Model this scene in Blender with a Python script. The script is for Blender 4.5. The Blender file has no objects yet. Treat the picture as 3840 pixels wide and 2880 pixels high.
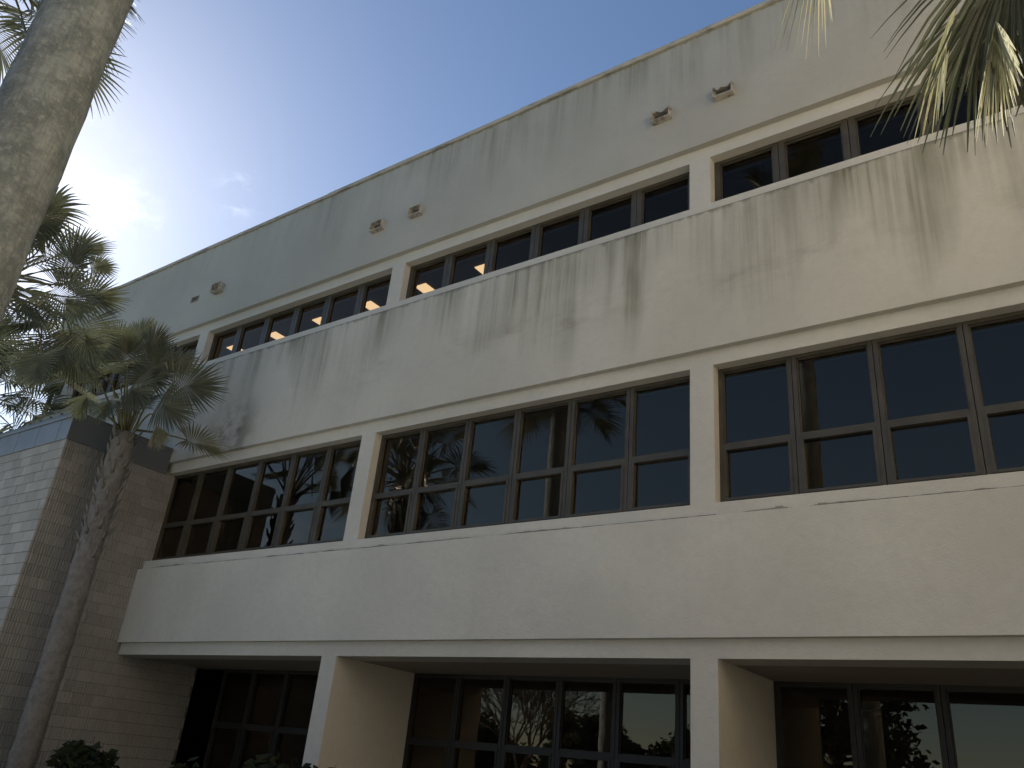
import bpy, bmesh, math, random
from mathutils import Vector, Matrix, noise
random.seed(7)
S = bpy.context.scene
COL = S.collection
R = math.radians

# ------------------------------------------------------------------ camera
CAM = Vector((4.0584, -9.0982, 1.6))
yaw, pit, roll = -0.6526, 0.4406, 0.1009
Fw = Vector((math.sin(yaw)*math.cos(pit), math.cos(yaw)*math.cos(pit), math.sin(pit)))
Rt = Vector((math.cos(yaw), -math.sin(yaw), 0)); Up = Rt.cross(Fw)
rr = Rt*math.cos(roll)+Up*math.sin(roll); uu = -Rt*math.sin(roll)+Up*math.cos(roll)
cd = bpy.data.cameras.new('camera'); cam = bpy.data.objects.new('camera', cd); COL.objects.link(cam)
M = Matrix((rr, uu, -Fw)).transposed().to_4x4(); M.translation = CAM
cam.matrix_world = M
cd.sensor_width = 36; cd.lens = 36*3067.8/3840; cd.clip_start = .1; cd.clip_end = 3000
S.camera = cam

# ------------------------------------------------------------------ sky, sun, exposure
SUN_AZ, SUN_EL = R(-75.3), R(30)          # azimuth from +Y towards +X
sdir = Vector((math.sin(SUN_AZ)*math.cos(SUN_EL), math.cos(SUN_AZ)*math.cos(SUN_EL), math.sin(SUN_EL)))
W = bpy.data.worlds.new('World'); S.world = W; W.use_nodes = True
nt = W.node_tree; nt.nodes.clear()
def N(t, kind, **kw):
    n = t.nodes.new(kind)
    for k, v in kw.items(): setattr(n, k, v)
    return n
out = N(nt, 'ShaderNodeOutputWorld'); bg = N(nt, 'ShaderNodeBackground')
sky = N(nt, 'ShaderNodeTexSky', sky_type='NISHITA', sun_disc=False)
sky.sun_elevation = SUN_EL; sky.sun_rotation = SUN_AZ
sky.altitude = 0; sky.air_density = 1.0; sky.dust_density = 0.42; sky.ozone_density = 3.5
bg.inputs[1].default_value = 0.061
tc = N(nt, 'ShaderNodeTexCoord')
# thin wisps of cloud, enlarged by the sun to paint its white glare: noise stretched along the sky, kept to a few soft patches
mp = N(nt, 'ShaderNodeMapping'); mp.inputs['Scale'].default_value = (9, 9, 22)
cn = N(nt, 'ShaderNodeTexNoise'); cn.inputs['Scale'].default_value = 1.6; cn.inputs['Detail'].default_value = 7; cn.inputs['Roughness'].default_value = .6
cn.inputs['Distortion'].default_value = .6
nt.links.new(tc.outputs['Generated'], mp.inputs[0]); nt.links.new(mp.outputs[0], cn.inputs['Vector'])
def math_(t, op, a, b=None, c=None, clamp=False):
    n = N(t, 'ShaderNodeMath', operation=op); n.use_clamp = clamp
    for i, v in enumerate((a, b, c)):
        if v is None: continue
        if isinstance(v, (int, float)): n.inputs[i].default_value = v
        else: t.links.new(v, n.inputs[i])
    return n.outputs[0]
def azel(a, e): a, e = R(a), R(e); return Vector((math.sin(a)*math.cos(e), math.cos(a)*math.cos(e), math.sin(e)))
tot = None
for a, e, w, k in ((-60.9, 34.0, 1.0, .9), (-71.4, 30.6, 2.6, 1.35), (-67.4, 30.5, 1.3, .8), (-74.5, 33, 2.6, .8), (-125, 16, 8, .22), (165, 14, 10, .2)):
    d = N(nt, 'ShaderNodeVectorMath', operation='DISTANCE'); nt.links.new(tc.outputs['Generated'], d.inputs[0]); d.inputs[1].default_value = azel(a, e)
    q = math_(nt, 'DIVIDE', d.outputs['Value'], R(w)); q = math_(nt, 'MULTIPLY', q, q); q = math_(nt, 'MULTIPLY', q, -1.0)
    q = math_(nt, 'POWER', 2.718, q); q = math_(nt, 'MULTIPLY', q, k)
    tot = q if tot is None else math_(nt, 'MAXIMUM', tot, q)
mk = N(nt, 'ShaderNodeMapRange', interpolation_type='SMOOTHSTEP'); mk.inputs['From Min'].default_value = .44; mk.inputs['From Max'].default_value = .72
nt.links.new(cn.outputs[0], mk.inputs[0])
cf = math_(nt, 'MULTIPLY', mk.outputs[0], tot, clamp=True)
cm = N(nt, 'ShaderNodeMix', data_type='RGBA'); nt.links.new(cf, cm.inputs['Factor'])
nt.links.new(sky.outputs[0], cm.inputs['A']); cm.inputs['B'].default_value = (11, 11.6, 12.4, 1)
nt.links.new(cm.outputs['Result'], bg.inputs[0]); nt.links.new(bg.outputs[0], out.inputs[0])

sl = bpy.data.lights.new('sun', 'SUN'); so = bpy.data.objects.new('sun', sl); COL.objects.link(so)
sl.energy = 5.0; sl.angle = R(.53); sl.color = (1, .965, .91)
so.rotation_euler = (-sdir).to_track_quat('-Z', 'Y').to_euler(); so.location = sdir*60
S.view_settings.view_transform = 'Standard'; S.view_settings.look = 'None'
S.view_settings.gamma = 1; S.view_settings.use_curve_mapping = False
S.view_settings.exposure = 1.1
S.render.engine = 'CYCLES'
S.cycles.use_denoising = True
S.cycles.max_bounces = 8; S.cycles.diffuse_bounces = 5; S.cycles.glossy_bounces = 4; S.cycles.transparent_max_bounces = 12
S.cycles.sample_clamp_indirect = 6

# ------------------------------------------------------------------ helpers
def obj(name, me, mat=None, parent=None, loc=None):
    o = bpy.data.objects.new(name, me); COL.objects.link(o)
    if parent is not None: o.parent = parent
    if loc is not None: o.location = loc
    if mat is not None and me is not None and not me.materials: me.materials.append(mat)
    return o
def thing(name, label, cat, loc=(0, 0, 0), group=None):
    o = bpy.data.objects.new(name, None); COL.objects.link(o); o.location = loc; o.empty_display_size = .3
    return tag(o, label, cat, group)
def tag(o, label, cat, group=None):
    o['label'] = label; o['category'] = cat
    if group: o['group'] = group
    return o
class MB:
    def __init__(s): s.v = []; s.f = []; s.sm = []
    def quad(s, a, b, c, d, sm=False):
        n = len(s.v); s.v += [tuple(a), tuple(b), tuple(c), tuple(d)]; s.f.append((n, n+1, n+2, n+3)); s.sm.append(sm)
    def tri(s, a, b, c):
        n = len(s.v); s.v += [tuple(a), tuple(b), tuple(c)]; s.f.append((n, n+1, n+2)); s.sm.append(False)
    def box(s, x0, x1, y0, y1, z0, z1):
        n = len(s.v)
        s.v += [(x, y, z) for z in (z0, z1) for y in (y0, y1) for x in (x0, x1)]
        for f in ((0, 2, 3, 1), (4, 5, 7, 6), (0, 1, 5, 4), (2, 6, 7, 3), (0, 4, 6, 2), (1, 3, 7, 5)):
            s.f.append(tuple(n+i for i in f)); s.sm.append(False)
        return s
    def tube(s, pts, rad, k=8, cap=True):
        base = len(s.v); P = [Vector(p) for p in pts]
        for i, p in enumerate(P):
            t = (P[min(i+1, len(P)-1)]-P[max(i-1, 0)]).normalized()
            a = t.orthogonal().normalized() if abs(t.z) < .95 else Vector((1, 0, 0))
            if abs(t.z) >= .95: a = (a-t*a.dot(t)).normalized()
            b = t.cross(a)
            r = rad[i] if isinstance(rad, (list, tuple)) else rad
            for j in range(k):
                w = 2*math.pi*j/k; s.v.append(tuple(p+(a*math.cos(w)+b*math.sin(w))*r))
        for i in range(len(P)-1):
            for j in range(k):
                s.f.append((base+i*k+j, base+i*k+(j+1) % k, base+(i+1)*k+(j+1) % k, base+(i+1)*k+j)); s.sm.append(True)
        if cap:
            s.f.append(tuple(base+j for j in range(k))[::-1]); s.sm.append(False)
            s.f.append(tuple(base+(len(P)-1)*k+j for j in range(k))); s.sm.append(False)
    def mesh(s, name):
        me = bpy.data.meshes.new(name); me.from_pydata(s.v, [], s.f); me.update()
        me.polygons.foreach_set('use_smooth', s.sm)
        return me
    def build(s, name, mat, parent=None, loc=None): return obj(name, s.mesh(name), mat, parent, loc)
def box(name, mat, parent, *b): return MB().box(*b).build(name, mat, parent)

# ------------------------------------------------------------------ materials
def mat(name, col, rough=.8, spec=.3, metal=0):
    m = bpy.data.materials.new(name); m.use_nodes = True
    b = m.node_tree.nodes['Principled BSDF']
    b.inputs['Base Color'].default_value = (*col, 1); b.inputs['Roughness'].default_value = rough
    b.inputs['Specular IOR Level'].default_value = spec; b.inputs['Metallic'].default_value = metal
    return m, m.node_tree, b
def noise_(t, scale, detail=3, rough=.55, vec=None, mul=None):
    n = N(t, 'ShaderNodeTexNoise'); n.inputs['Scale'].default_value = scale; n.inputs['Detail'].default_value = detail; n.inputs['Roughness'].default_value = rough
    if vec is not None:
        if mul:
            v = N(t, 'ShaderNodeVectorMath', operation='MULTIPLY'); t.links.new(vec, v.inputs[0]); v.inputs[1].default_value = mul; vec = v.outputs[0]
        t.links.new(vec, n.inputs['Vector'])
    return n.outputs[0]
def remap(t, v, a, b, c=0., d=1., smooth=True):
    n = N(t, 'ShaderNodeMapRange'); n.interpolation_type = 'SMOOTHSTEP' if smooth else 'LINEAR'
    t.links.new(v, n.inputs[0])
    for i, q in zip((1, 2, 3, 4), (a, b, c, d)): n.inputs[i].default_value = q
    return n.outputs[0]
def mixc(t, f, a, b):
    n = N(t, 'ShaderNodeMix', data_type='RGBA')
    for k, v in (('Factor', f), ('A', a), ('B', b)):
        if isinstance(v, (int, float)): n.inputs[k].default_value = v
        elif isinstance(v, tuple): n.inputs[k].default_value = (*v, 1)
        else: t.links.new(v, n.inputs[k])
    return n.outputs['Result']
def bump(t, b, h, strength=.3, dist=.01):
    n = N(t, 'ShaderNodeBump'); n.inputs['Strength'].default_value = strength; n.inputs['Distance'].default_value = dist
    t.links.new(h, n.inputs['Height']); t.links.new(n.outputs[0], b.inputs['Normal'])
def pos(t): return N(t, 'ShaderNodeNewGeometry').outputs['Position']

def stucco(name, ztop=None, length=1.0, amount=0., blotch=None, seed=0., patch=None, xr=(-14., 0., 1.), base=(.50, .505, .475)):
    m, t, b = mat(name, base, .9, .25)
    p = pos(t); sp = N(t, 'ShaderNodeSeparateXYZ'); t.links.new(p, sp.inputs[0]); z = sp.outputs[2]
    sh = N(t, 'ShaderNodeVectorMath', operation='ADD'); t.links.new(p, sh.inputs[0]); sh.inputs[1].default_value = (seed, seed*.37, 0); ps = sh.outputs[0]
    big = noise_(t, .55, 4, .6, ps); fine = noise_(t, 9, 3, .6, ps)
    c = mixc(t, remap(t, big, .3, .7), tuple(v*.92 for v in base), tuple(v*1.05 for v in base))
    c = mixc(t, remap(t, fine, .35, .75, 0, .12), c, (.33, .335, .31))
    # trowel scale mottling
    c = mixc(t, remap(t, noise_(t, 2.2, 5, .7, ps), .5, .75, 0, .18), c, (.37, .375, .345))
    if ztop is not None:
        d = math_(t, 'SUBTRACT', ztop, z)
        run = noise_(t, 1.0, 2, .5, ps, (.9, .9, 0)); runl = remap(t, run, .28, .68, .3*length, 1.5*length)
        fall = math_(t, 'SUBTRACT', 1.0, math_(t, 'DIVIDE', d, runl), clamp=True)
        s1 = remap(t, noise_(t, 1, 4, .65, ps, (6.5, 6.5, .22)), .44, .7)
        s2 = remap(t, noise_(t, 1, 2, .5, ps, (16, 16, .4)), .44, .7)
        s3 = remap(t, noise_(t, 1, 3, .5, ps, (1.1, 1.1, .45)), .36, .68)
        s4 = remap(t, noise_(t, 1, 3, .6, ps, (2.6, 2.6, .16)), .42, .7)
        st = math_(t, 'ADD', math_(t, 'MULTIPLY', math_(t, 'MULTIPLY', s1, math_(t, 'MULTIPLY_ADD', s3, .6, .4)), .34), math_(t, 'MULTIPLY', math_(t, 'MULTIPLY', s2, s3), .30))
        st = math_(t, 'ADD', st, math_(t, 'MULTIPLY', s3, .24)); st = math_(t, 'ADD', st, math_(t, 'MULTIPLY', s4, .42))
        st = math_(t, 'MULTIPLY', math_(t, 'MULTIPLY', st, math_(t, 'POWER', fall, .9)), amount)
        st = math_(t, 'MULTIPLY', st, remap(t, sp.outputs[0], xr[0], xr[1], xr[2], 1., False), clamp=True)
        c = mixc(t, st, c, (.17, .17, .125))
        # grime line right under the edge
        dl = remap(t, noise_(t, 1, 4, .6, ps, (7, 7, 3)), .3, .8, .01, .12)
        gl = math_(t, 'SUBTRACT', 1.0, math_(t, 'DIVIDE', d, dl), clamp=True)
        c = mixc(t, math_(t, 'MULTIPLY', gl, min(.75, amount), clamp=True), c, (.10, .105, .08))
    if blotch is not None:
        zb, wz, ka = blotch
        wob = math_(t, 'MULTIPLY', math_(t, 'SUBTRACT', noise_(t, .9, 2, .5, ps, (1, 1, 0)), .5), .5)
        q = math_(t, 'DIVIDE', math_(t, 'SUBTRACT', math_(t, 'ADD', z, wob), zb), wz)
        g = math_(t, 'POWER', 2.718, math_(t, 'MULTIPLY', math_(t, 'MULTIPLY', q, q), -1.0))
        bn = remap(t, noise_(t, 1, 5, .66, ps, (1.0, 1.0, 2.6)), .40, .70)
        bx = remap(t, noise_(t, .42, 2, .5, ps, (1, 1, 0)), .36, .58)
        c = mixc(t, math_(t, 'MULTIPLY', math_(t, 'MULTIPLY', g, math_(t, 'MULTIPLY', math_(t, 'MULTIPLY', bn, bx), math_(t, 'MULTIPLY_ADD', s4, .6, .4))), ka, clamp=True), c, (.20, .19, .145))
    if patch is not None:
        for px, pz, w, k in patch:
            dv = N(t, 'ShaderNodeVectorMath', operation='DISTANCE'); t.links.new(p, dv.inputs[0]); dv.inputs[1].default_value = (px, 0, pz)
            g = remap(t, dv.outputs['Value'], w, 0.)
            c = mixc(t, math_(t, 'MULTIPLY', math_(t, 'MULTIPLY', g, remap(t, noise_(t, 2.2, 4, .6, ps), .3, .6)), k), c, (.2, .195, .15))
    t.links.new(c, b.inputs['Base Color'])
    bump(t, b, math_(t, 'MULTIPLY_ADD', noise_(t, 5, 4, .6, ps), 1.6, noise_(t, 48, 4, .75, ps)), .55, .012)
    return m

Z = dict(top=12.8043, b3=10.4254, h3=10.2099, s3=9.35, t2=9.149, b2=6.9048, h2=6.6896, s2=4.793, t1=4.6059, b1=3.1765, h1=2.9605)
D, GY, GG = .1016, .2574, 1.936
BAY, PW = 6.16, .3302
XL, XR = -19.85, 6.3
M_par = stucco('stucco_parapet', Z['top']-.08, 1.5, .85, None, 3.1, xr=(-12., -3., .3), base=(.425, .424, .39))
M_b2 = stucco('stucco_upper_band', Z['t2'], 1.6, 1.5, (7.95, .28, .75), 11.7, xr=(-14., -1., .6), base=(.515, .512, .472), patch=((-9.9, 7.3, 1.1, 1.1), (-10.9, 7.1, .9, .6)))
M_b1 = stucco('stucco_lower_band', None, 1, 0, None, 5.5, base=(.545, .548, .515))
M_strip = stucco('stucco_strip', None, 1, 0, None, 8.2, base=(.535, .537, .505))
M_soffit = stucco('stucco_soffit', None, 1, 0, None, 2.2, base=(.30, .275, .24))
M_bounce = stucco('stucco_bounce_wing', None, 1, 0, None, 1.2, base=(.80, .62, .39))  # bright tan for the added wing that bounces warm light
m, t, b = mat('bronze_aluminium', (.082, .074, .06), .42, .45)
t.links.new(mixc(t, remap(t, noise_(t, 3, 4, .6, pos(t)), .3, .7), (.046, .041, .03), (.066, .06, .045)), b.inputs['Base Color'])
M_frame = m
m, t, b = mat('coping_metal', (.42, .39, .32), .6, .4)
cc = remap(t, noise_(t, 1, 4, .6, pos(t), (2.2, 2, 9)), .45, .75)
t.links.new(mixc(t, cc, (.44, .41, .34), (.17, .165, .13)), b.inputs['Base Color']); M_coping = m
M_dark, t, b = mat('dark_interior', (.11, .10, .09), .9, .2)
M_ceil, t, b = mat('ceiling_tile', (.30, .29, .27), .9, .2)
m, t, b = mat('lamp_lens', (.8, .75, .65), .6); b.inputs['Emission Color'].default_value = (1, .72, .42, 1); b.inputs['Emission Strength'].default_value = 1.25; M_lamp = m
m, t, b = mat('scupper_metal', (.36, .315, .26), .65, .4)
t.links.new(mixc(t, remap(t, noise_(t, 9, 4, .65, pos(t)), .42, .7), (.42, .40, .355), (.16, .145, .12)), b.inputs['Base Color']); M_scup = m
M_chip, t, b = mat('bare_render', (.25, .245, .225), .95, .2)

def glass(name, tint, ior=1.75, refl=(1, .85, .66)):
    m = bpy.data.materials.new(name); m.use_nodes = True; t = m.node_tree; t.nodes.clear()
    o = N(t, 'ShaderNodeOutputMaterial'); mx = N(t, 'ShaderNodeMixShader'); tr = N(t, 'ShaderNodeBsdfTransparent'); gl = N(t, 'ShaderNodeBsdfGlossy')
    tr.inputs[0].default_value = (*tint, 1); gl.inputs['Roughness'].default_value = .004
    gl.inputs[0].default_value = (*refl, 1)
    fr = N(t, 'ShaderNodeFresnel'); fr.inputs[0].default_value = ior
    bp = N(t, 'ShaderNodeBump'); bp.inputs['Strength'].default_value = .03; bp.inputs['Distance'].default_value = .01
    oi = N(t, 'ShaderNodeObjectInfo'); va = N(t, 'ShaderNodeVectorMath', operation='ADD')
    t.links.new(pos(t), va.inputs[0]); t.links.new(oi.outputs['Random'], va.inputs[1])
    t.links.new(noise_(t, .9, 1, .4, va.outputs[0]), bp.inputs['Height'])
    t.links.new(bp.outputs[0], gl.inputs['Normal'])
    t.links.new(fr.outputs[0], mx.inputs[0]); t.links.new(tr.outputs[0], mx.inputs[1]); t.links.new(gl.outputs[0], mx.inputs[2]); t.links.new(mx.outputs[0], o.inputs[0])
    return m
M_glass = glass('tinted_glass', (.46, .45, .45)); M_glass3 = glass('bronze_glass', (.34, .32, .29), 1.46, (1, .80, .60))

M_frame_shade, t, b = mat('shaded_bronze', (.017, .016, .013), .5, .4)  # ground floor frames: shade of the recess darkened into the bronze
# ------------------------------------------------------------------ ground
def ground():
    m, t, b = mat('paving', (.4, .35, .27), .9, .2)
    c = mixc(t, remap(t, noise_(t, .8, 5, .6, pos(t)), .3, .7), (.47, .455, .415), (.55, .535, .49)); t.links.new(c, b.inputs['Base Color'])
    g = MB(); g.quad((-900, -900, 0), (900, -900, 0), (900, 900, 0), (-900, 900, 0))
    m2, t, b = mat('lawn', (.06, .085, .03), .95, .1)
    t.links.new(mixc(t, remap(t, noise_(t, 3, 5, .6, pos(t)), .3, .7), (.045, .065, .022), (.085, .105, .04)), b.inputs['Base Color'])
    o = g.build('ground', m2); o['kind'] = 'structure'
    g = MB().box(-24, XR-.05, -60, -6.0, -.3, .06); o = g.build('pavement', m); o['kind'] = 'structure'
    m3, t, b = mat('mulch', (.07, .05, .035), 1, .1)
    t.links.new(mixc(t, noise_(t, 14, 4, .7, pos(t)), (.045, .032, .022), (.11, .08, .055)), b.inputs['Base Color'])
    o = MB().box(-11.9, XR-.05, -5.99, -.02, -.3, .03).build('planting_bed', m3); o['kind'] = 'structure'
    mw, t, b = mat('walkway_tile', (.12, .105, .09), .7, .3)
    o = MB().box(-11.9, XR-.05, .0, 1.93, -.3, .045).build('walkway', mw); o['kind'] = 'structure'
ground()

# ------------------------------------------------------------------ main building
B = thing('office_building', 'long three storey cream stucco office building with ribbon windows and streaked wall bands', 'building')
def bands():
    for nm, mt, z0, z1 in (('parapet_band', M_par, Z['b3'], Z['top']-.06), ('spandrel_band', M_b2, Z['b2'], Z['t2']), ('spandrel_band', M_b1, Z['b1'], Z['t1'])):
        x0 = XL
        g = MB().box(x0, XR, 0, .24, z0, z1); g.box(x0, x0+.24, .243, 12, z0, z1)
        g.build(nm, mt, B)
    for nm, z0, z1, y1 in (('lintel_strip', Z['h3'], Z['b3'], .40), ('sill_strip', Z['t2'], Z['s3'], .34), ('lintel_strip', Z['h2'], Z['b2'], .40), ('sill_strip', Z['t1'], Z['s2'], .34), ('lintel_strip', Z['h1'], Z['b1'], .40)):
        za, zb = (z0, z1+.1) if nm[0] == 'l' else (z0-.1, z1)
        g = MB(); g.box(XL+.155, XR-.002, D, .242, z0, z1); g.box(XL+.155, XR-.002, .2424, y1+.2, min(z0, za), max(z1, zb)); g.build(nm, M_strip, B)
bands()
# piers
for k in (-3, -2, -1, 0, 1):
    x = k*BAY
    box('pier', M_strip, B, x, x+PW, D+.001, .5, Z['s3'], Z['h3'])
    if k > -3: box('pier', M_strip, B, x, x+PW, D+.001, .5, Z['s2'], Z['h2'])
    if k > -2: box('pier', M_strip, B, x, x+PW, D+.001, GG+.12, 0, Z['h1'])
# peeling paint along the lower sill joint
g = MB(); x = -11.5; rnd = random.Random(5)
while x < XR-.4:
    if rnd.random() < .85:
        L = rnd.uniform(.15, 1.5); n = max(3, int(L/.045)); hh = rnd.uniform(.009, .034); prev = None
        for i in range(n+1):
            h = hh*(max(0, math.sin(math.pi*i/n))**.6)*(.4+1.1*noise.noise(Vector((x*3+i*.35, 1.7, 0)))**2*3+.15)
            h = min(.05, max(.002, h)); p = (x+L*i/n, h)
            if prev: g.box(prev[0], p[0], .004, .010, Z['t1']-.012, Z['t1']+(prev[1]+h)/2)
            prev = p
        x += L
    x += rnd.uniform(.02, .4)
M_crack, t, b = mat('open_joint', (.07, .068, .06), .95, .2)
gc = MB(); x = -11.6
while x < XR-.3:
    L = rnd.uniform(.3, 1.6)
    if rnd.random() < .82:
        n = int(L/.12)+1
        for i in range(n): gc.box(x+L*i/n, x+L*(i+1)/n, .0015, .0035, Z['t1']-.004, Z['t1']+rnd.uniform(.002, .009))
    x += L
oc = gc.build('joint_crack', M_crack, B); oc['kind'] = 'stuff'
ob = g.build('peeling_paint', M_chip, B); ob['kind'] = 'stuff'
# coping: sheet lengths with slightly uneven joints
rnd = random.Random(9); x = XL-.03
while x < XR:
    L = rnd.uniform(2.2, 3.1); dz = rnd.uniform(-.012, .014); x1 = min(x+L, XR)
    g = MB(); g.box(x+.003, x1-.003, -.035-rnd.uniform(0, .008), .30, Z['top']-.085+dz*.4, Z['top']+dz)
    g.build('coping', M_coping, B); x = x1
# shell: roof, rear and slabs (the rooms behind the glass)
box('roof', M_coping, B, XL+.1, XR, .3, 12, Z['top']-.5, Z['top']-.3)
box('rear_wall', M_strip, B, XL+.1, XR, 12.01, 12.25, 0, Z['top']-.1)
box('ceiling', M_ceil, B, XL+.25, XR, .42, 7.0, Z['h3']+.02, Z['h3']+.1)
box('ceiling', M_ceil, B, XL+.25, XR, .42, 7.0, Z['h2']+.02, Z['h2']+.1)
box('interior_wall', M_dark, B, XL+.25, XR, 7.0, 7.1, 0, Z['h3']+.3)
box('floor_slab', M_dark, B, XL+.25, XR, .62, 6.99, Z['s3']-.9, Z['s3']-.6)
box('floor_slab', M_dark, B, XL+.25, XR, .62, 6.99, Z['h1']+.17, Z['h1']+.47)
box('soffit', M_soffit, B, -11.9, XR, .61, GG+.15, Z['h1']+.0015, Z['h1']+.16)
# ceiling lights seen through the top floor glass
lm = MB().box(0, .28, 0, 1.2, -.012, .06).mesh('ceiling_light')
for i in range(6):
    obj('ceiling_light', lm, M_lamp, B, (-4.73-1.52*i, .86, Z['h3']+.016))

# window units; each frame carries its own panes
def unit(name, x0, x1, z0, z1, y, style):
    g = MB(); j = .055 if style == 'two' else .085; hd, sl_ = (.05, .06) if style == 'two' else (.06, .05)
    g.box(x0, x0+j, y, y+.11, z0, z1); g.box(x1-j, x1, y, y+.11, z0, z1)
    g.box(x0+j, x1-j, y+.002, y+.11, z1-hd, z1); g.box(x0+j, x1-j, y+.002, y+.11, z0, z0+sl_)
    # glazing stops: a thinner inner step
    a, c = x0+j, x1-j
    panes = []
    if style == 'two':
        zt = 5.585 if y < 1 else 1.92; th = .03
        g.box(a, c, y+.004, y+.11, zt-th, zt+th)
        s = .034
        for (zz0, zz1, sy) in ((z0+sl_, zt-th, y-.012), (zt+th, z1-hd, y+.03)):
            e = s if sy < y else .016
            g.box(a, a+e, sy, y+.095, zz0, zz1); g.box(c-e, c, sy, y+.095, zz0, zz1); g.box(a+e, c-e, sy+.001, y+.095, zz0, zz0+e); g.box(a+e, c-e, sy+.001, y+.095, zz1-e, zz1)
            panes.append((a+e, c-e, zz0+e, zz1-e, y+.055))
    else:
        e = .022
        zz0, zz1 = z0+sl_, z1-hd
        g.box(a, a+e, y+.03, y+.1, zz0, zz1); g.box(c-e, c, y+.03, y+.1, zz0, zz1); g.box(a+e, c-e, y+.031, y+.1, zz0, zz0+e); g.box(a+e, c-e, y+.031, y+.1, zz1-e, zz1)
        panes.append((a+e, c-e, zz0+e, zz1-e, y+.055))
    f = g.build(name, M_frame if y < 1 else M_frame_shade, B)
    for (p0, p1, q0, q1, py) in panes:
        q = MB(); q.quad((p0, py, q0), (p1, py, q0), (p1, py, q1), (p0, py, q1)); q.build('pane', M_glass if style == 'two' else M_glass3, f)
UW = (BAY-PW)/6
for k in range(-3, 2):
    for i in range(6):
        x0 = k*BAY+PW+i*UW; x1 = x0+UW
        if x1 > XR: continue
        unit('window', x0+.0045, x1-.0045, Z['s3']+.002, Z['h3']-.002, GY, 'one')
        if k > -3 and not (k == -2 and x1 < -11.95): unit('window', x0+.0045, x1-.0045, Z['s2']+.002, Z['h2']-.002, GY, 'two')
        if k > -3 and x0 > -11.95: unit('storefront_window', x0+.004, x1-.004, .05, Z['h1']-.002, GG, 'two')
unit('window', XL+.24, -3*BAY-.001, Z['s3']+.002, Z['h3']-.002, GY, 'one')
def side_glass():
    g = MB(); x = XL+.25
    for i in range(9): g.box(x, x+.1, .42+i*1.2, .50+i*1.2, Z['s3'], Z['h3'])
    f = g.build('end_window', M_frame, B)
    q = MB(); q.quad((x+.05, .42, Z['s3']), (x+.05, .42, Z['h3']), (x+.05, 10, Z['h3']), (x+.05, 10, Z['s3'])); q.build('pane', M_glass, f)
side_glass()
# lower left end of the building behind the tower
box('end_wall', M_strip, B, XL+.2, XL+.4, .6, 12, 0, Z['s3']-.2)
box('low_wall', M_strip, B, XL+.2, -12.1, .45, .6, 0, Z['h2'])

# scuppers through the parapet
def scupper(x, w, h, proj, broken, z=11.25):
    th = .016; g = MB(); x0, x1, z0, z1 = x, x+w, z-h/2, z+h/2
    g.box(x0, x1, -proj, .004, z0, z0+th)
    g.box(x0, x0+th, -proj, .004, z0+th, z1); g.box(x1-th, x1, -proj, .004, z0+th, z1)
    n = 9; pv = None
    for i in range(n+1):
        u = i/n; cut = 0; dip = 0
        if broken:
            cut = proj*(.1+.4*abs(math.sin(u*5.1+broken)))*(1 if .1 < u < .97 else .1); dip = .03*max(0, math.sin(u*math.pi*(1.1 if broken == 1 else .8)+.3))*(1 if broken == 1 else .7)
        p = (x0+th+(w-2*th)*u, -proj+cut, z1-th-dip)
        if pv: g.quad(pv, p, (p[0], .004, z1-th), (pv[0], .004, z1-th)); g.quad((pv[0], pv[1], pv[2]+th), (pv[0], .004, z1), (p[0], .004, z1), (p[0], p[1], p[2]+th)); g.quad(pv, (pv[0], pv[1], pv[2]+th), (p[0], p[1], p[2]+th), p)
        pv = p
    s = g.build('scupper', M_scup, B)
    box('opening', M_dark, s, x0+th, x1-th, -.0015, .003, z0+th, z1-th)
    return s
s = scupper(.47, .31, .21, .12, 1); s['label'] = 'scupper with a crumpled broken top edge'
s = scupper(-.57, .32, .21, .12, 2); s['label'] = 'scupper with a torn top lip'
scupper(-5.78, .31, .20, .115, 0); scupper(-6.82, .33, .205, .115, 0); scupper(-12.0, .31, .22, .15, 0)
scupper(-12.97, .30, .16, .02, 0)

# ------------------------------------------------------------------ unseen wing, added to bounce warm sunlight onto the facade
def wing():
    Wg = thing('bounce_wing', 'sunlit tan stucco wing at right angles to the long building', 'building', (0, 0, 0))
    box('wall', M_bounce, Wg, XR+.002, XR+4, -16, 12, 0, 12.4)
    box('roof', M_coping, Wg, XR-.03, XR+4.05, -16.05, 12.05, 12.402, 12.5)
wing()

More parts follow.
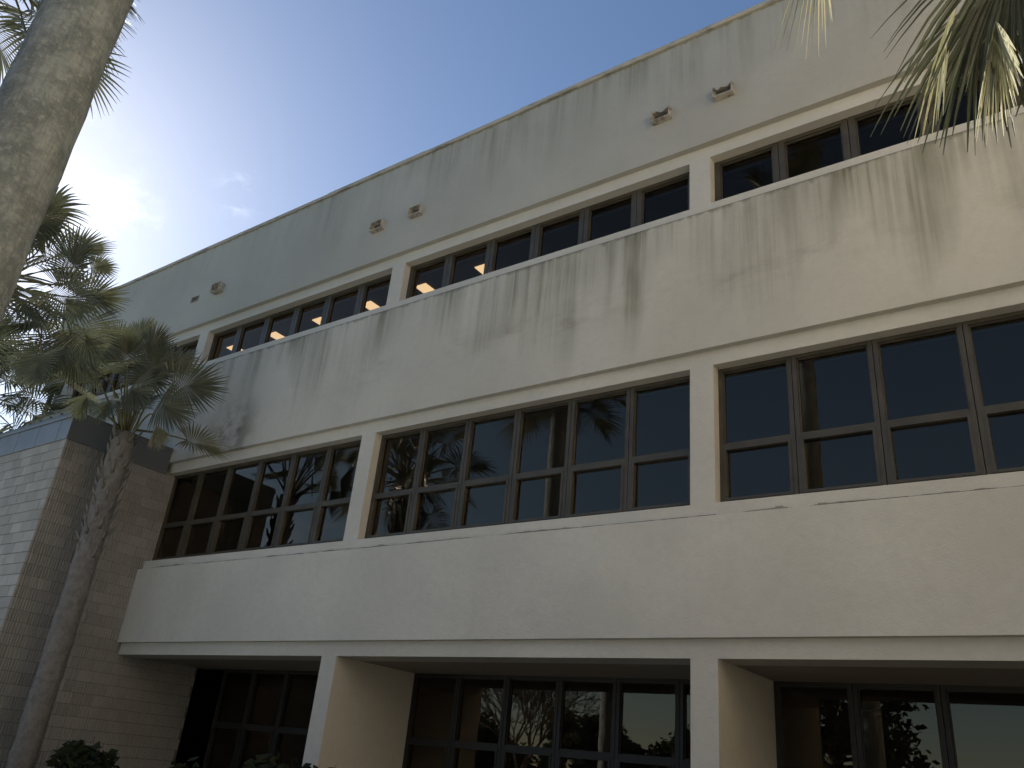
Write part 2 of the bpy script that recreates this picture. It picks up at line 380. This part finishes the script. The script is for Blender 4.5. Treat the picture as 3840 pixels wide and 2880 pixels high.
# ------------------------------------------------------------------ block stair tower
XT, YT, ZT, ZC = -11.92, -2.18, 7.2, 6.66
def tower():
    T = thing('stair_tower', 'grey concrete block stair tower with dark metal roof fascia beside the cream building', 'tower', (XT, YT, 0))
    Minv = Vector((-XT, -YT, 0))
    m, t, b = mat('split_block', (.27, .24, .21), .95, .2)
    oi = N(t, 'ShaderNodeObjectInfo'); p = pos(t)
    c = mixc(t, remap(t, oi.outputs['Random'], 0, 1, 0, 1, False), (.255, .255, .247), (.33, .328, .32))
    c = mixc(t, remap(t, noise_(t, 1.1, 4, .6, p), .42, .7, 0, .55), c, (.22, .215, .205))
    c = mixc(t, remap(t, noise_(t, 40, 3, .7, p), .4, .75, 0, .4), c, (.38, .375, .36))
    t.links.new(c, b.inputs['Base Color']); bump(t, b, noise_(t, 60, 4, .75, p), .6, .01); MB_ = m
    m, t, b = mat('smooth_block', (.36, .34, .31), .95, .2)
    oi = N(t, 'ShaderNodeObjectInfo'); p = pos(t)
    c = mixc(t, oi.outputs['Random'], (.29, .288, .28), (.37, .367, .355))
    c = mixc(t, remap(t, noise_(t, 1.4, 4, .6, p), .45, .72, 0, .5), c, (.2, .195, .18))
    t.links.new(c, b.inputs['Base Color']); bump(t, b, noise_(t, 70, 3, .7, p), .4, .006); MS_ = m
    m, t, b = mat('mortar', (.15, .145, .135), 1, .1); MM_ = m
    m, t, b = mat('fascia_metal', (.115, .125, .135), .38, .5, 0)
    t.links.new(mixc(t, remap(t, noise_(t, 1.3, 4, .6, pos(t)), .3, .7), (.10, .11, .12), (.14, .15, .158)), b.inputs['Base Color']); MF_ = m
    m, t, b = mat('gable_metal', (.105, .115, .125), .45, .45); MG_ = m
    XE = XT-6.2
    def child(g, name, mt): return g.build(name, mt, T, Minv)
    child(MB().box(XE, XT-.012, YT+.012, 1.93, 0, ZC-.003), 'core_wall', MM_)
    # fluted block on the +X face
    bl, bh = .397, .194
    def fluted(L):
        g = MB(); n = max(2, round(L/.0496)); w = L/n
        prof = []
        for i in range(n):
            a = i*w; r = .5*w
            prof += [(a+.004, -.012), (a+.011, .008+.003*((i*7) % 3)), (a+w-.011, .008+.003*((i*5) % 3)), (a+w-.004, -.012)]
        prof = [(0, -.012)]+prof+[(L, -.012)]
        for (y0, x0), (y1, x1) in zip(prof, prof[1:]):
            g.quad((x0, y0, 0), (x1, y1, 0), (x1, y1, bh), (x0, y0, bh))
        for zz in (0, bh):
            for (y0, x0), (y1, x1) in zip(prof, prof[1:]):
                g.quad((-.012, y0, zz), (x0, y0, zz), (x1, y1, zz), (-.012, y1, zz))
        return g
    def smooth(L):
        g = MB(); c = .006; x0, x1 = 0, L
        P = [(0, .012, 0), (L, .012, 0), (L, .012, bh), (0, .012, bh)]; Q = [(0, 0, 0), (L, 0, 0), (L, 0, bh), (0, 0, bh)]
        q = [(c, -c, c), (L-c, -c, c), (L-c, -c, bh-c), (c, -c, bh-c)]
        g.quad(*q)
        for i in range(4): g.quad(Q[i], Q[(i+1) % 4], q[(i+1) % 4], q[i]); g.quad(P[i], P[(i+1) % 4], Q[(i+1) % 4], Q[i])
        return g
    cache = {}
    rows = int(ZC/.2032)
    rnd = random.Random(3)
    rest_f, rest_s = MB(), MB()
    def addto(dst, src, dx, dy, dz):
        n = len(dst.v); dst.v += [(a+dx, b_+dy, c_+dz) for a, b_, c_ in src.v]; dst.f += [tuple(i+n for i in f) for f in src.f]; dst.sm += src.sm
    for r in range(rows+1):
        z = ZC-.006-(r+1)*.2032+.0046
        if z < -.05: break
        off = .2032 if r % 2 else 0
        # +X face, from the outer corner to the facade
        y = YT; first = True
        yend = (GG-.02) if z+bh < Z['h1']+.1 else -.004 if (Z['b3'] > z+bh > Z['b2'] or Z['b1']-.1 < z < Z['t1']) else D-.004
        if Z['s2']-.25 < z < Z['h2']-.05: yend = GY-.01
        while y < yend-.04:
            L = (bl if not (first and off) else bl-.2032); L = min(L, yend-y)
            key = ('f', round(L, 3))
            if key not in cache: g = fluted(L); cache[key] = (g, g.mesh('fluted_block'))
            g, me = cache[key]
            if y < .0 and z > .2:
                o = obj('fluted_block', me, MB_, T, Vector((XT, y, z))+Minv+Vector((rnd.uniform(-.003, .003), 0, 0)))
            else: addto(rest_f, g, XT, y, z)
            y += L+.009; first = False
        # -Y face
        x = XT-.004; first = True
        while x > XE+.05:
            L = bl if not (first and not off) else bl-.2032; L = min(L, x-XE)
            key = ('s', round(L, 3))
            if key not in cache: g = smooth(L); cache[key] = (g, g.mesh('block'))
            g, me = cache[key]
            if x > -15.0 and z > 1.4+max(0, (x+13.2)*-.2):
                obj('block', me, MS_, T, Vector((x-L, YT, z))+Minv+Vector((0, rnd.uniform(-.003, .003), 0)))
            else: addto(rest_s, g, x-L, YT, z)
            x -= L+.009; first = False
    o = rest_f.build('fluted_blockwork', MB_, T, Minv); o['kind'] = 'stuff'
    o = rest_s.build('blockwork', MS_, T, Minv); o['kind'] = 'stuff'
    # metal cap
    pr = .035
    x = XT+pr-.0; k = 0
    first = .42
    while x > XE:
        L = first if k == 0 else .86
        x0 = max(XE, x-L); g = MB()
        g.box(x0+.007, x-.007 if k else x, YT-pr, YT-.001, ZC-.03, ZT-.115)
        child(g, 'fascia_panel', MF_); x = x0; k += 1
    child(MB().box(XE, XT+pr-.005, YT-pr+.012, YT, ZC-.028, ZT-.12), 'fascia_backing', MG_)
    child(MB().box(XE, XT+pr+.012, YT-pr-.022, YT-.002, ZT-.113, ZT-.035), 'gutter_trim', MF_)
    child(MB().box(XT-.003, XT+pr+.004, YT-.0005, -.004, ZC-.03, ZT-.02), 'gable_fascia', MG_)
    child(MB().box(XT+.0, XT+pr+.016, YT+.002, -.006, ZT-.018, ZT+.012), 'edge_flashing', MG_)
    child(MB().box(XT+.002, XT+pr+.02, -.95, -.008, ZT-.075, ZT-.03), 'flashing_strip', MF_)
    child(MB().box(XE, XT-.004, YT-pr-.03, -.004, ZT-.034, ZT-.012), 'roof_sheet', MF_)
    x = XT-.02; i = 0
    while x > XE:
        child(MB().box(x-.035, x, YT-pr-.045, -.01, ZT-.0115, ZT+.028), 'roof_rib', MG_); x -= .426; i += 1
tower()

# ------------------------------------------------------------------ palms
def leaf_mat(name, c0, c1, trans=.35, rough=.33):
    m = bpy.data.materials.new(name); m.use_nodes = True; t = m.node_tree; b = t.nodes['Principled BSDF']; o = t.nodes['Material Output']
    oi = N(t, 'ShaderNodeObjectInfo'); p = pos(t)
    c = mixc(t, oi.outputs['Random'], c0, c1)
    c = mixc(t, remap(t, noise_(t, 6, 3, .6, p), .5, .75, 0, .45), c, tuple(v*1.7 for v in c1))
    t.links.new(c, b.inputs['Base Color']); b.inputs['Roughness'].default_value = rough; b.inputs['Specular IOR Level'].default_value = .6 if rough < .5 else .15
    tr = N(t, 'ShaderNodeBsdfTranslucent'); t.links.new(mixc(t, .5, c, (.15, .155, .06)), tr.inputs[0])
    mx = N(t, 'ShaderNodeMixShader'); mx.inputs[0].default_value = trans
    t.links.new(b.outputs[0], mx.inputs[1]); t.links.new(tr.outputs[0], mx.inputs[2]); t.links.new(mx.outputs[0], o.inputs[0])
    return m
M_palm = leaf_mat('palm_leaf', (.056, .066, .044), (.092, .104, .068), .15)
M_palm_dry = leaf_mat('palm_leaf_dry', (.13, .128, .075), (.20, .195, .12), .2)
M_palm_sunlit = leaf_mat('palm_leaf_sunlit', (.30, .29, .17), (.42, .40, .25), .2)  # pale colour paints the sun highlight on the top right blades
M_pet, t, b = mat('petiole', (.12, .115, .05), .5, .4)
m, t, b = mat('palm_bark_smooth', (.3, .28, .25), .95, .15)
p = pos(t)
c = mixc(t, remap(t, noise_(t, 5, 6, .72, p), .38, .64), (.19, .23, .25), (.33, .385, .415))  # cool blue cast paints the sun's glare veil into the bark
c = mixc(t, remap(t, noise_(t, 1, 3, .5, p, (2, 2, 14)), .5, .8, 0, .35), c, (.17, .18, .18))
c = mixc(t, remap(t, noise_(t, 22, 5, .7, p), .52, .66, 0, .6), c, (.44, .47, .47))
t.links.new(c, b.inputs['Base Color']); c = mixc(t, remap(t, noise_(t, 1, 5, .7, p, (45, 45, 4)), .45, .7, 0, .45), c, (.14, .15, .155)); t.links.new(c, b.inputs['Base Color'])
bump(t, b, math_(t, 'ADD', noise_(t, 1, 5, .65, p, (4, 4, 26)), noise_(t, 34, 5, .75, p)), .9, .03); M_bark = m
m, t, b = mat('palm_bark_rough', (.2, .17, .14), 1, .1)
p = pos(t)
t.links.new(mixc(t, remap(t, noise_(t, 9, 5, .7, p), .3, .7), (.14, .138, .132), (.215, .21, .202)), b.inputs['Base Color'])
bump(t, b, noise_(t, 1, 5, .7, p, (30, 30, 12)), .8, .03); M_barkr = m

def blade(hub, T, side, nor, rb, droop, nseg, fold, spread, rnd, segdroop=None, wide=1.0):
    bm = MB(); cost = rb*.38
    def costa(u):                                  # the midrib runs on into the blade and arches down
        return hub+T*(cost*u)+Vector((0, 0, -1))*(droop*.35*cost*u*u)
    sp = R(spread)
    for i in range(nseg):
        a = -sp+2*sp*(i+.5)/nseg; da = 2*sp/nseg
        u = max(0, math.cos(a*.72))**1.5
        o = costa(u)
        L = rb*(.66+.34*math.cos(a*.72))*rnd.uniform(.9, 1.06)*(1-.38*u*.6)
        lift = fold*abs(math.sin(a))
        dr = (T*math.cos(a)+side*math.sin(a)*math.cos(lift)+nor*(math.sin(lift)*abs(math.sin(a)))*.8).normalized()
        per = (-T*math.sin(a)+side*math.cos(a)).normalized(); nn = per.cross(dr).normalized()
        dz = droop*rnd.uniform(.7, 1.35) if segdroop is None else segdroop*rnd.uniform(.6, 1.3)
        jt = rnd.uniform(-.04, .04); roll_ = rnd.uniform(-.5, .5)
        prev = None
        for tt in (.0, .18, .36, .52, .7, .87, 1.0):
            pp = o+dr*(L*tt)+Vector((0, 0, -1))*(dz*L*max(0, tt-.25)**2.1)+per*(jt*L*tt*tt)
            full = math.tan(min(da/2, .2))*L*tt*1.05+.004
            w = full if tt <= .36 else min(full, rb*.021*wide*(1-tt)/.48+.0018)
            w = min(w, rb*.033*wide)
            pr = (per*math.cos(roll_*tt)+nn*math.sin(roll_*tt)); nr = pr.cross(dr)
            e = w*.55
            row = (pp-pr*w+nr*e*.5, pp-nr*e*.5, pp+pr*w+nr*e*.5)
            if prev: bm.quad(prev[0], prev[1], row[1], row[0]); bm.quad(prev[1], prev[2], row[2], row[1])
            prev = row
    return bm
def fan_leaf(root, direc, lp, rb, droop=.35, nseg=40, fold=.5, spread=125, rnd=random, sag=.25, tw=0., segdroop=None):
    """petiole + costapalmate blade; returns two meshes (petiole, blade) in palm space"""
    d = Vector(direc).normalized(); root = Vector(root)
    pts = []; p = root.copy(); q = d.copy(); n = 6
    for i in range(n+1):
        pts.append(p.copy()); p = p+q*(lp/n); q = (q+Vector((0, 0, -sag/n))).normalized()
    T = (pts[-1]-pts[-2]).normalized()
    side = T.cross(Vector((0, 0, 1)))
    side = side.normalized() if side.length > .15 else Vector((-d.y, d.x, 0.01)).normalized()
    nor = side.cross(T).normalized()
    if tw: Rm = Matrix.Rotation(tw, 3, T); side = Rm @ side; nor = Rm @ nor
    pm = MB(); pm.tube(pts, [.028-.016*i/n for i in range(n+1)], 5)
    return pm, blade(pts[-1], T, side, nor, rb, droop, nseg, fold, spread, rnd, segdroop)
def add_leaf(palm, rnd, *a, dry_or_lit=False, **k):
    pm, bm = fan_leaf(*a, rnd=rnd, **k)
    f = bm.build('frond', M_palm_dry if dry_or_lit else M_palm, palm)
    pm.build('petiole', M_pet, f)
def set_leaf(palm, rnd, root, hub, T, rb, spread, dry_or_lit=False, nor=None, nseg=40, droop=.2, fold=.35, segdroop=None, arch=.35, wide=1.0, mt=None):
    """a leaf whose blade starts at a given spot and points a given way"""
    root, hub, T = Vector(root), Vector(hub), Vector(T).normalized()
    n_ = Vector(nor) if nor is not None else Vector((rnd.uniform(-.3, .3)+.5, -.8+rnd.uniform(-.3, .3), -.1))
    side = T.cross(n_).normalized(); n_ = side.cross(T).normalized()
    L = (hub-root).length; c1 = root+(hub-root)*.35+Vector((0, 0, arch*L*.6)); c2 = hub-T*L*.3
    pts = []
    for i in range(9):
        t_ = i/8; u = 1-t_; pts.append(root*u**3+c1*3*u*u*t_+c2*3*u*t_*t_+hub*t_**3)
    f = blade(hub, T, side, n_, rb, droop, nseg, fold, spread, rnd, segdroop, wide).build('frond', mt or (M_palm_dry if dry_or_lit else M_palm), palm)
    pm = MB(); pm.tube(pts, [.026-.014*i/8 for i in range(9)], 5); pm.build('petiole', M_pet, f)
def palm(name, label, x, y, zc, r, rough, seed, n=26, rb=.95, lp=1.15, lean=(0, 0), group='sabal palms in front of the building', elmin=-45, elmax=80, leaves=None, droop=.4, sag=.35):
    P = thing(name, label, 'palm tree', (x, y, 0), group); rnd = random.Random(seed)
    g = MB(); k = 20; pts = []; rad = []; n_ = 60
    for i in range(n_+1):
        u = i/n_; z = u*zc
        pts.append((lean[0]*u*u, lean[1]*u*u, z)); rad.append(r*(1.35-.35*min(1, u*9))*(1+.018*math.sin(z*41)+.02*noise.noise(Vector((seed, z*3, 0))))*(1 if u < .97 else .8))
    g.tube(pts, rad, k)
    g.v = [tuple(Vector(v)*1+Vector((v[0]-0, v[1]-0, 0))*.05*noise.noise(Vector((v[0]*5+seed, v[1]*5, v[2]*2.5)))) for v in g.v]
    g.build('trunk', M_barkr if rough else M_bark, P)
    top = Vector((lean[0], lean[1], zc))
    # boots: old leaf bases
    bm = MB(); bm.tube([(0, 0, 0), (.07, 0, .10), (.11, 0, .24)], [.055, .04, .018], 5); bme = bm.mesh('leaf_base')
    z0 = zc-2.4 if rough else zc-1.1; i = 0; z = z0
    step = .04
    while z < zc-.02:
        a = i*2.39996; u = z/zc
        o = obj('leaf_base', bme, M_barkr, P, (lean[0]*u*u+math.cos(a)*r*.86, lean[1]*u*u+math.sin(a)*r*.86, z)); o.rotation_euler = (0, rnd.uniform(-.05, .25), a)
        s = rnd.uniform(.5, .95); o.scale = (s, s, s); i += 1; z += step
    lst = list(leaves or [])
    for j in range(n):
        a = j*2.39996+rnd.uniform(-.3, .3); u = (j+.5)/n
        el = elmin+(elmax-elmin)*(1-u)**.85
        lst.append((math.degrees(a), el+rnd.uniform(-6, 6), lp*rnd.uniform(.8, 1.15), rb*rnd.uniform(.85, 1.1), rnd.random() < .04))
    for a, el, l, rbb, dry_or_lit in lst:
        a, el = R(a), R(el); d = Vector((math.cos(a)*math.cos(el), math.sin(a)*math.cos(el), math.sin(el)))
        add_leaf(P, rnd, top+Vector((d.x, d.y, 0))*r*.5+Vector((0, 0, rnd.uniform(-.25, .1))), d, l, rbb, dry_or_lit=dry_or_lit, droop=droop*rnd.uniform(.6, 1.6), sag=sag*rnd.uniform(.6, 1.3), tw=rnd.uniform(-.5, .5), fold=rnd.uniform(.25, .6))
    return P
# leaf blades that show singly: (start of blade, way it points) from the crown's centre, length, half spread, pale
P1_LEAVES = [
    ((0.68, 0.22, 1.0), (0.66, 0.74, 0.12), 0.97, 112, False),
    ((0.06, -0.09, 1.48), (0.12, -0.04, 0.99), 0.81, 85, False),
    ((0.48, -0.61, 1.07), (0.32, -0.45, 0.83), 0.73, 95, False),
    ((-0.07, -0.61, 1.01), (0.11, -0.51, 0.85), 0.64, 110, False),
    ((0.03, -0.88, 0.87), (-0.23, -0.94, -0.26), 0.67, 105, False),
    ((0.66, -0.02, 0.56), (0.75, 0.59, -0.3), 0.81, 80, False),
    ((0.98, -0.07, 0.13), (0.37, 0.3, -0.88), 0.55, 40, True),
    ((0.54, -0.71, 0.4), (0.27, -0.19, -0.94), 0.61, 70, False),
    ((-0.65, 0.05, 1.98), (-0.29, -0.01, 0.96), 0.78, 70, False),
    ((-0.33, 0.45, 1.61), (0.34, 0.64, 0.69), 0.80, 80, False),
    ((0.78, -0.68, 0.58), (0.82, 0.25, -0.51), 0.80, 70, False),
    ((-0.61, -0.59, 0.84), (-0.06, -0.13, -0.99), 0.66, 60, False),
    ((0.24, -0.19, 0.97), (0.72, 0.41, 0.56), 0.66, 100, False),
    ((-0.58, -0.29, 1.68), (-0.32, -0.37, 0.87), 0.72, 80, False),
]
P2_LEAVES = [
    ((0.73, 1.23, 0.01), (0.49, 0.8, 0.35), 0.68, 115, False),
    ((0.48, 0.84, 0.71), (0.24, 0.64, 0.73), 0.77, 100, False),
    ((-0.01, 0.66, 0.92), (0.03, 0.09, 1.0), 0.73, 90, False),
    ((0.82, 0.91, -1.1), (0.08, -0.28, -0.96), 0.60, 100, False),
    ((1.31, 0.8, -1.43), (0.19, 0.03, -0.98), 0.59, 100, False),
    ((1.15, 1.23, -0.53), (0.43, 0.41, -0.8), 0.84, 85, False),
    ((0.6, 1.18, -0.63), (0.16, 0.08, -0.98), 0.82, 90, False),
    ((0.08, 1.49, 0.99), (0.34, 0.85, 0.4), 0.43, 95, False),
    ((0.49, 0.57, -0.73), (-0.18, -0.57, -0.8), 0.54, 100, False),
    ((0.94, 0.94, 0.18), (0.4, -0.23, 0.89), 0.66, 95, False),
    ((0.9, 0.85, -0.59), (0.2, -0.62, -0.76), 0.77, 100, False),
    ((0.16, 1.44, -0.36), (0.25, 0.6, -0.76), 0.91, 80, False),
    ((0.15, 0.49, 0.48), (-0.23, -0.76, 0.6), 0.55, 90, False),
    ((1.32, 1.1, -1.07), (-0.0, -0.37, -0.93), 0.76, 80, False),
    ((1.16, 0.68, -0.24), (0.7, 0.5, -0.52), 0.84, 110, False),
    ((0.14, 1.91, -0.22), (0.39, 0.9, -0.21), 0.50, 80, False),
]

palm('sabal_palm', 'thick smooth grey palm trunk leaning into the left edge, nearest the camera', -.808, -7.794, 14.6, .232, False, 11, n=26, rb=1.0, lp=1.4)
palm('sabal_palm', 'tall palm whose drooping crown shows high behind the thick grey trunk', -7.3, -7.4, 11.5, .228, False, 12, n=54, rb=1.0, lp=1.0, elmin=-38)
def crown(P, zc, leaves, seed, mul=1.0, **k):
    rnd = random.Random(seed)
    for hub, T, rb, spread, dry_or_lit in leaves:
        root = Vector((hub[0]*.12, hub[1]*.12, zc-.05+rnd.uniform(-.2, .1)))
        set_leaf(P, rnd, root, Vector(hub)+Vector((0, 0, zc)), T, rb*mul, spread, dry_or_lit, droop=.12, segdroop=rnd.uniform(.02, .16), arch=.15, wide=1.15, **k)
P = palm('sabal_palm', 'shorter fan palm with rough trunk standing against the block tower', -10.71, -1.70, 6.75, .205, True, 13, n=4, rb=.8, lp=.95, elmin=-5, elmax=75, droop=.22, sag=.2)
crown(P, 6.75, P1_LEAVES, 31)
P = palm('sabal_palm', 'full fan palm with dense dark crown in front of the tower roof at left', -10.35, -5.05, 8.3, .24, True, 14, n=24, rb=.95, lp=1.15, elmin=-40, elmax=85, sag=.4)
crown(P, 8.3, P2_LEAVES, 32, 1.12)
palm('sabal_palm', 'backlit yellow green palm beyond the tower roof at the far left', -19.2, -1.7, 9.1, .2, True, 15, n=32, rb=1.25, lp=1.15, elmin=-50)
def right_palm():
    PX, PY, ZC_ = 4.95, -6.75, 5.7
    P = palm('sabal_palm', 'palm whose sunlit fronds hang into the top right corner', PX, PY, ZC_, .2, True, 16, n=0)
    rnd = random.Random(77); top = Vector((0, 0, ZC_))
    for a, el in ((-70, 30), (-95, 15), (-120, 45), (-60, 62), (-150, 55), (60, 74), (-100, -12), (-85, 70), (-135, 20)):
        a, el = R(a), R(el); d = Vector((math.cos(a)*math.cos(el), math.sin(a)*math.cos(el), math.sin(el)))
        add_leaf(P, rnd, top+Vector((d.x, d.y, 0))*.1, d, 1.1, 1.0, droop=.5, sag=.4, tw=rnd.uniform(-.4, .4))
    o = Vector((-PX, -PY, 0)); facing = (-.25, -1, .05)
    for hub, T, rb, sp, ns, dry_or_lit, sd, wd in (((4.25, -6.07, 5.30), (-.06, -.05, -1), .88, 62, 46, False, .55, .8), ((4.10, -6.14, 4.76), (.0, -.05, -1), .60, 32, 24, True, .15, 1.25),
            ((4.48, -5.85, 5.32), (.0, .0, -1), .86, 55, 36, False, .5, .8), ((3.55, -6.50, 5.34), (-.02, 0, -1), .64, 55, 22, True, .45, .8), ((4.16, -5.80, 5.34), (-.25, .0, -1), .84, 46, 30, False, .6, .8), ((4.34, -5.95, 5.05), (.12, 0, -1), .70, 30, 16, True, .3, .9), ((4.08, -6.0, 5.25), (-.3, .0, -1), .8, 22, 12, True, .4, .9)):
        set_leaf(P, rnd, top, Vector(hub)+o, T, rb, sp, dry_or_lit, nor=(-.9, -.42, .2) if dry_or_lit else facing, nseg=ns, droop=.1, fold=.75, segdroop=sd, arch=.75, wide=wd, mt=M_palm_sunlit if dry_or_lit else M_palm)
right_palm()

# ------------------------------------------------------------------ shrubs in the bed
def leafy(g, rnd, c, rad, n, size, flat=1.):
    for _ in range(n):
        while True:
            v = Vector((rnd.uniform(-1, 1), rnd.uniform(-1, 1), rnd.uniform(-1, 1)))
            if v.length < 1: break
        v = v*(.55+.45*rnd.random()); p = Vector(c)+Vector((v.x*rad, v.y*rad, v.z*rad*flat))
        a = Vector((rnd.uniform(-1, 1), rnd.uniform(-1, 1), rnd.uniform(-.8, .5))).normalized(); b_ = a.orthogonal().normalized(); b_ = Matrix.Rotation(rnd.uniform(0, 6.28), 3, a) @ b_
        s = size*rnd.uniform(.6, 1.3); w = s*.3
        g.quad(p, p+a*s*.5+b_*w, p+a*s, p+a*s*.5-b_*w)
M_shrub = leaf_mat('shrub_leaf', (.014, .02, .01), (.028, .037, .02), .08, .7)
M_wood, t, b = mat('branch_wood', (.11, .09, .07), .95, .1)
def shrub(x, y, h, w, seed, label):
    P = thing('shrub', label, 'shrub', (x, y, 0), 'shrubs in the bed below the building'); rnd = random.Random(seed)
    st = MB(); lf = MB()
    for i in range(9):
        a = rnd.uniform(0, 6.28); q = rnd.uniform(.1, .9)*w; hh = h*rnd.uniform(.6, 1)
        tip = Vector((math.cos(a)*q, math.sin(a)*q, hh*.93)); st.tube([(0, 0, 0), (tip.x*.4, tip.y*.4, hh*.5), tip], [.02, .014, .006], 5)
        leafy(lf, rnd, tip-Vector((0, 0, .16)), .26, 90, .17, .8)
    st.build('stem', M_wood, P); lf.build('foliage', M_shrub, P)
shrub(-5.0, -1.2, 1.62, .55, 1, 'leafy shrub in front of the pier at the lower left')
shrub(-8.9, -1.75, 1.6, .5, 2, 'dark shrub in front of the block tower')
shrub(-7.1, -1.3, 1.45, .5, 3, 'lower shrub between the other two in shade')
shrub(-2.4, -1.3, 1.3, .5, 4, 'small shrub below the middle bay')

# ------------------------------------------------------------------ trees across the lot (they show in the glass)
M_tree = leaf_mat('tree_leaf', (.022, .028, .015), (.038, .045, .024), .06, .8)
def tree(x, y, h, r, seed, label, name='broadleaf_tree', low=.3, lsz=.3):
    P = thing(name, label, 'tree', (x, y, 0), 'trees across the car park'); rnd = random.Random(seed)
    tr = MB(); tr.tube([(0, 0, 0), (.1, 0, h*.3), (.0, .1, h*.6)], [h*.03, h*.022, h*.01], 8); lf = MB()
    for i in range(26):
        a = rnd.uniform(0, 6.28); u = rnd.random(); z = h*(low+.62*(1-low)/.7*u); rr_ = r*math.sqrt(max(.05, 1-((u-.45)/.62)**2))*rnd.uniform(.45, .95)
        c = Vector((math.cos(a)*rr_, math.sin(a)*rr_, z))
        tr.tube([(0, 0, h*.3*u+h*.2), c*.5+Vector((0, 0, h*.12)), c], [h*.008, h*.005, .01], 5)
        leafy(lf, rnd, c, r*.38, 260, lsz, .8)
    tr.build('trunk', M_wood, P); lf.build('foliage', M_tree, P)
def bare_tree(x, y, h, seed, label):
    P = thing('bare_tree', label, 'tree', (x, y, 0), 'trees across the car park'); rnd = random.Random(seed); tr = MB(); br = MB()
    def grow(p, d, L, r, lev):
        q = p+d*L; mid = p+d*L*.5+Vector((rnd.uniform(-1, 1), rnd.uniform(-1, 1), rnd.uniform(-1, 1)))*L*.05
        (tr if lev == 0 else br).tube([p, mid, q], [max(.012, r), max(.011, r*.85), max(.01, r*.7)], 6 if lev < 3 else 4, False)
        if lev >= 6: return
        for i in range(4 if lev < 3 else 3 if lev < 5 else 2):
            a = d.orthogonal().normalized(); a = Matrix.Rotation(rnd.uniform(0, 6.28), 3, d) @ a
            nd = (d+a*rnd.uniform(.35, .9)+Vector((0, 0, .08))).normalized()
            grow(q if i else p+d*L*rnd.uniform(.6, .95), nd, L*rnd.uniform(.7, .95), r*.56, lev+1)
    grow(Vector((0, 0, 0)), Vector((0.05, 0, 1)).normalized(), h*.17, h*.014, 0)
    tr.build('trunk', M_wood, P); br.build('branches', M_wood, P)
def refl(az, dist):     # real spot of a tree that the ground floor glass mirrors at this bearing
    a = R(az); return CAM.x+dist*math.sin(a), 2*(GG+.055)-(CAM.y+dist*math.cos(a))
x, y = refl(-34.5, 34); bare_tree(x, y, 9, 4, 'leafless tree across the car park, mirrored in the ground floor glass')
for i, (az, di, h, r, lb) in enumerate(((-31, 52, 5.2, 2.6, 'small dense tree behind the leafless tree'), (-28.5, 66, 5.6, 3.4, 'broad low tree far across the car park'), (-22.0, 50, 5.6, 3.2, 'round crowned tree mirrored right of the palm trunk'),
        (-25.6, 90, 5.6, 4, 'distant tree in the gap of the tree line'), (-18.6, 60, 5.0, 3, 'low tree mirrored beside the middle pier'),
        (-15.5, 25, 8.5, 2.3, 'big leafy tree mirrored in the right hand ground floor glass'), (2.2, 26, 8.5, 2.6, 'leafy tree nearest the sunlit wing'), (-38, 62, 5, 4, 'low tree at the left of the line'), (-42, 58, 5.5, 4, 'leftmost tree of the line'))):
    x, y = refl(az, di); tree(x, y, h, r, 40+i, lb, low=.12, lsz=.006*di+.06)
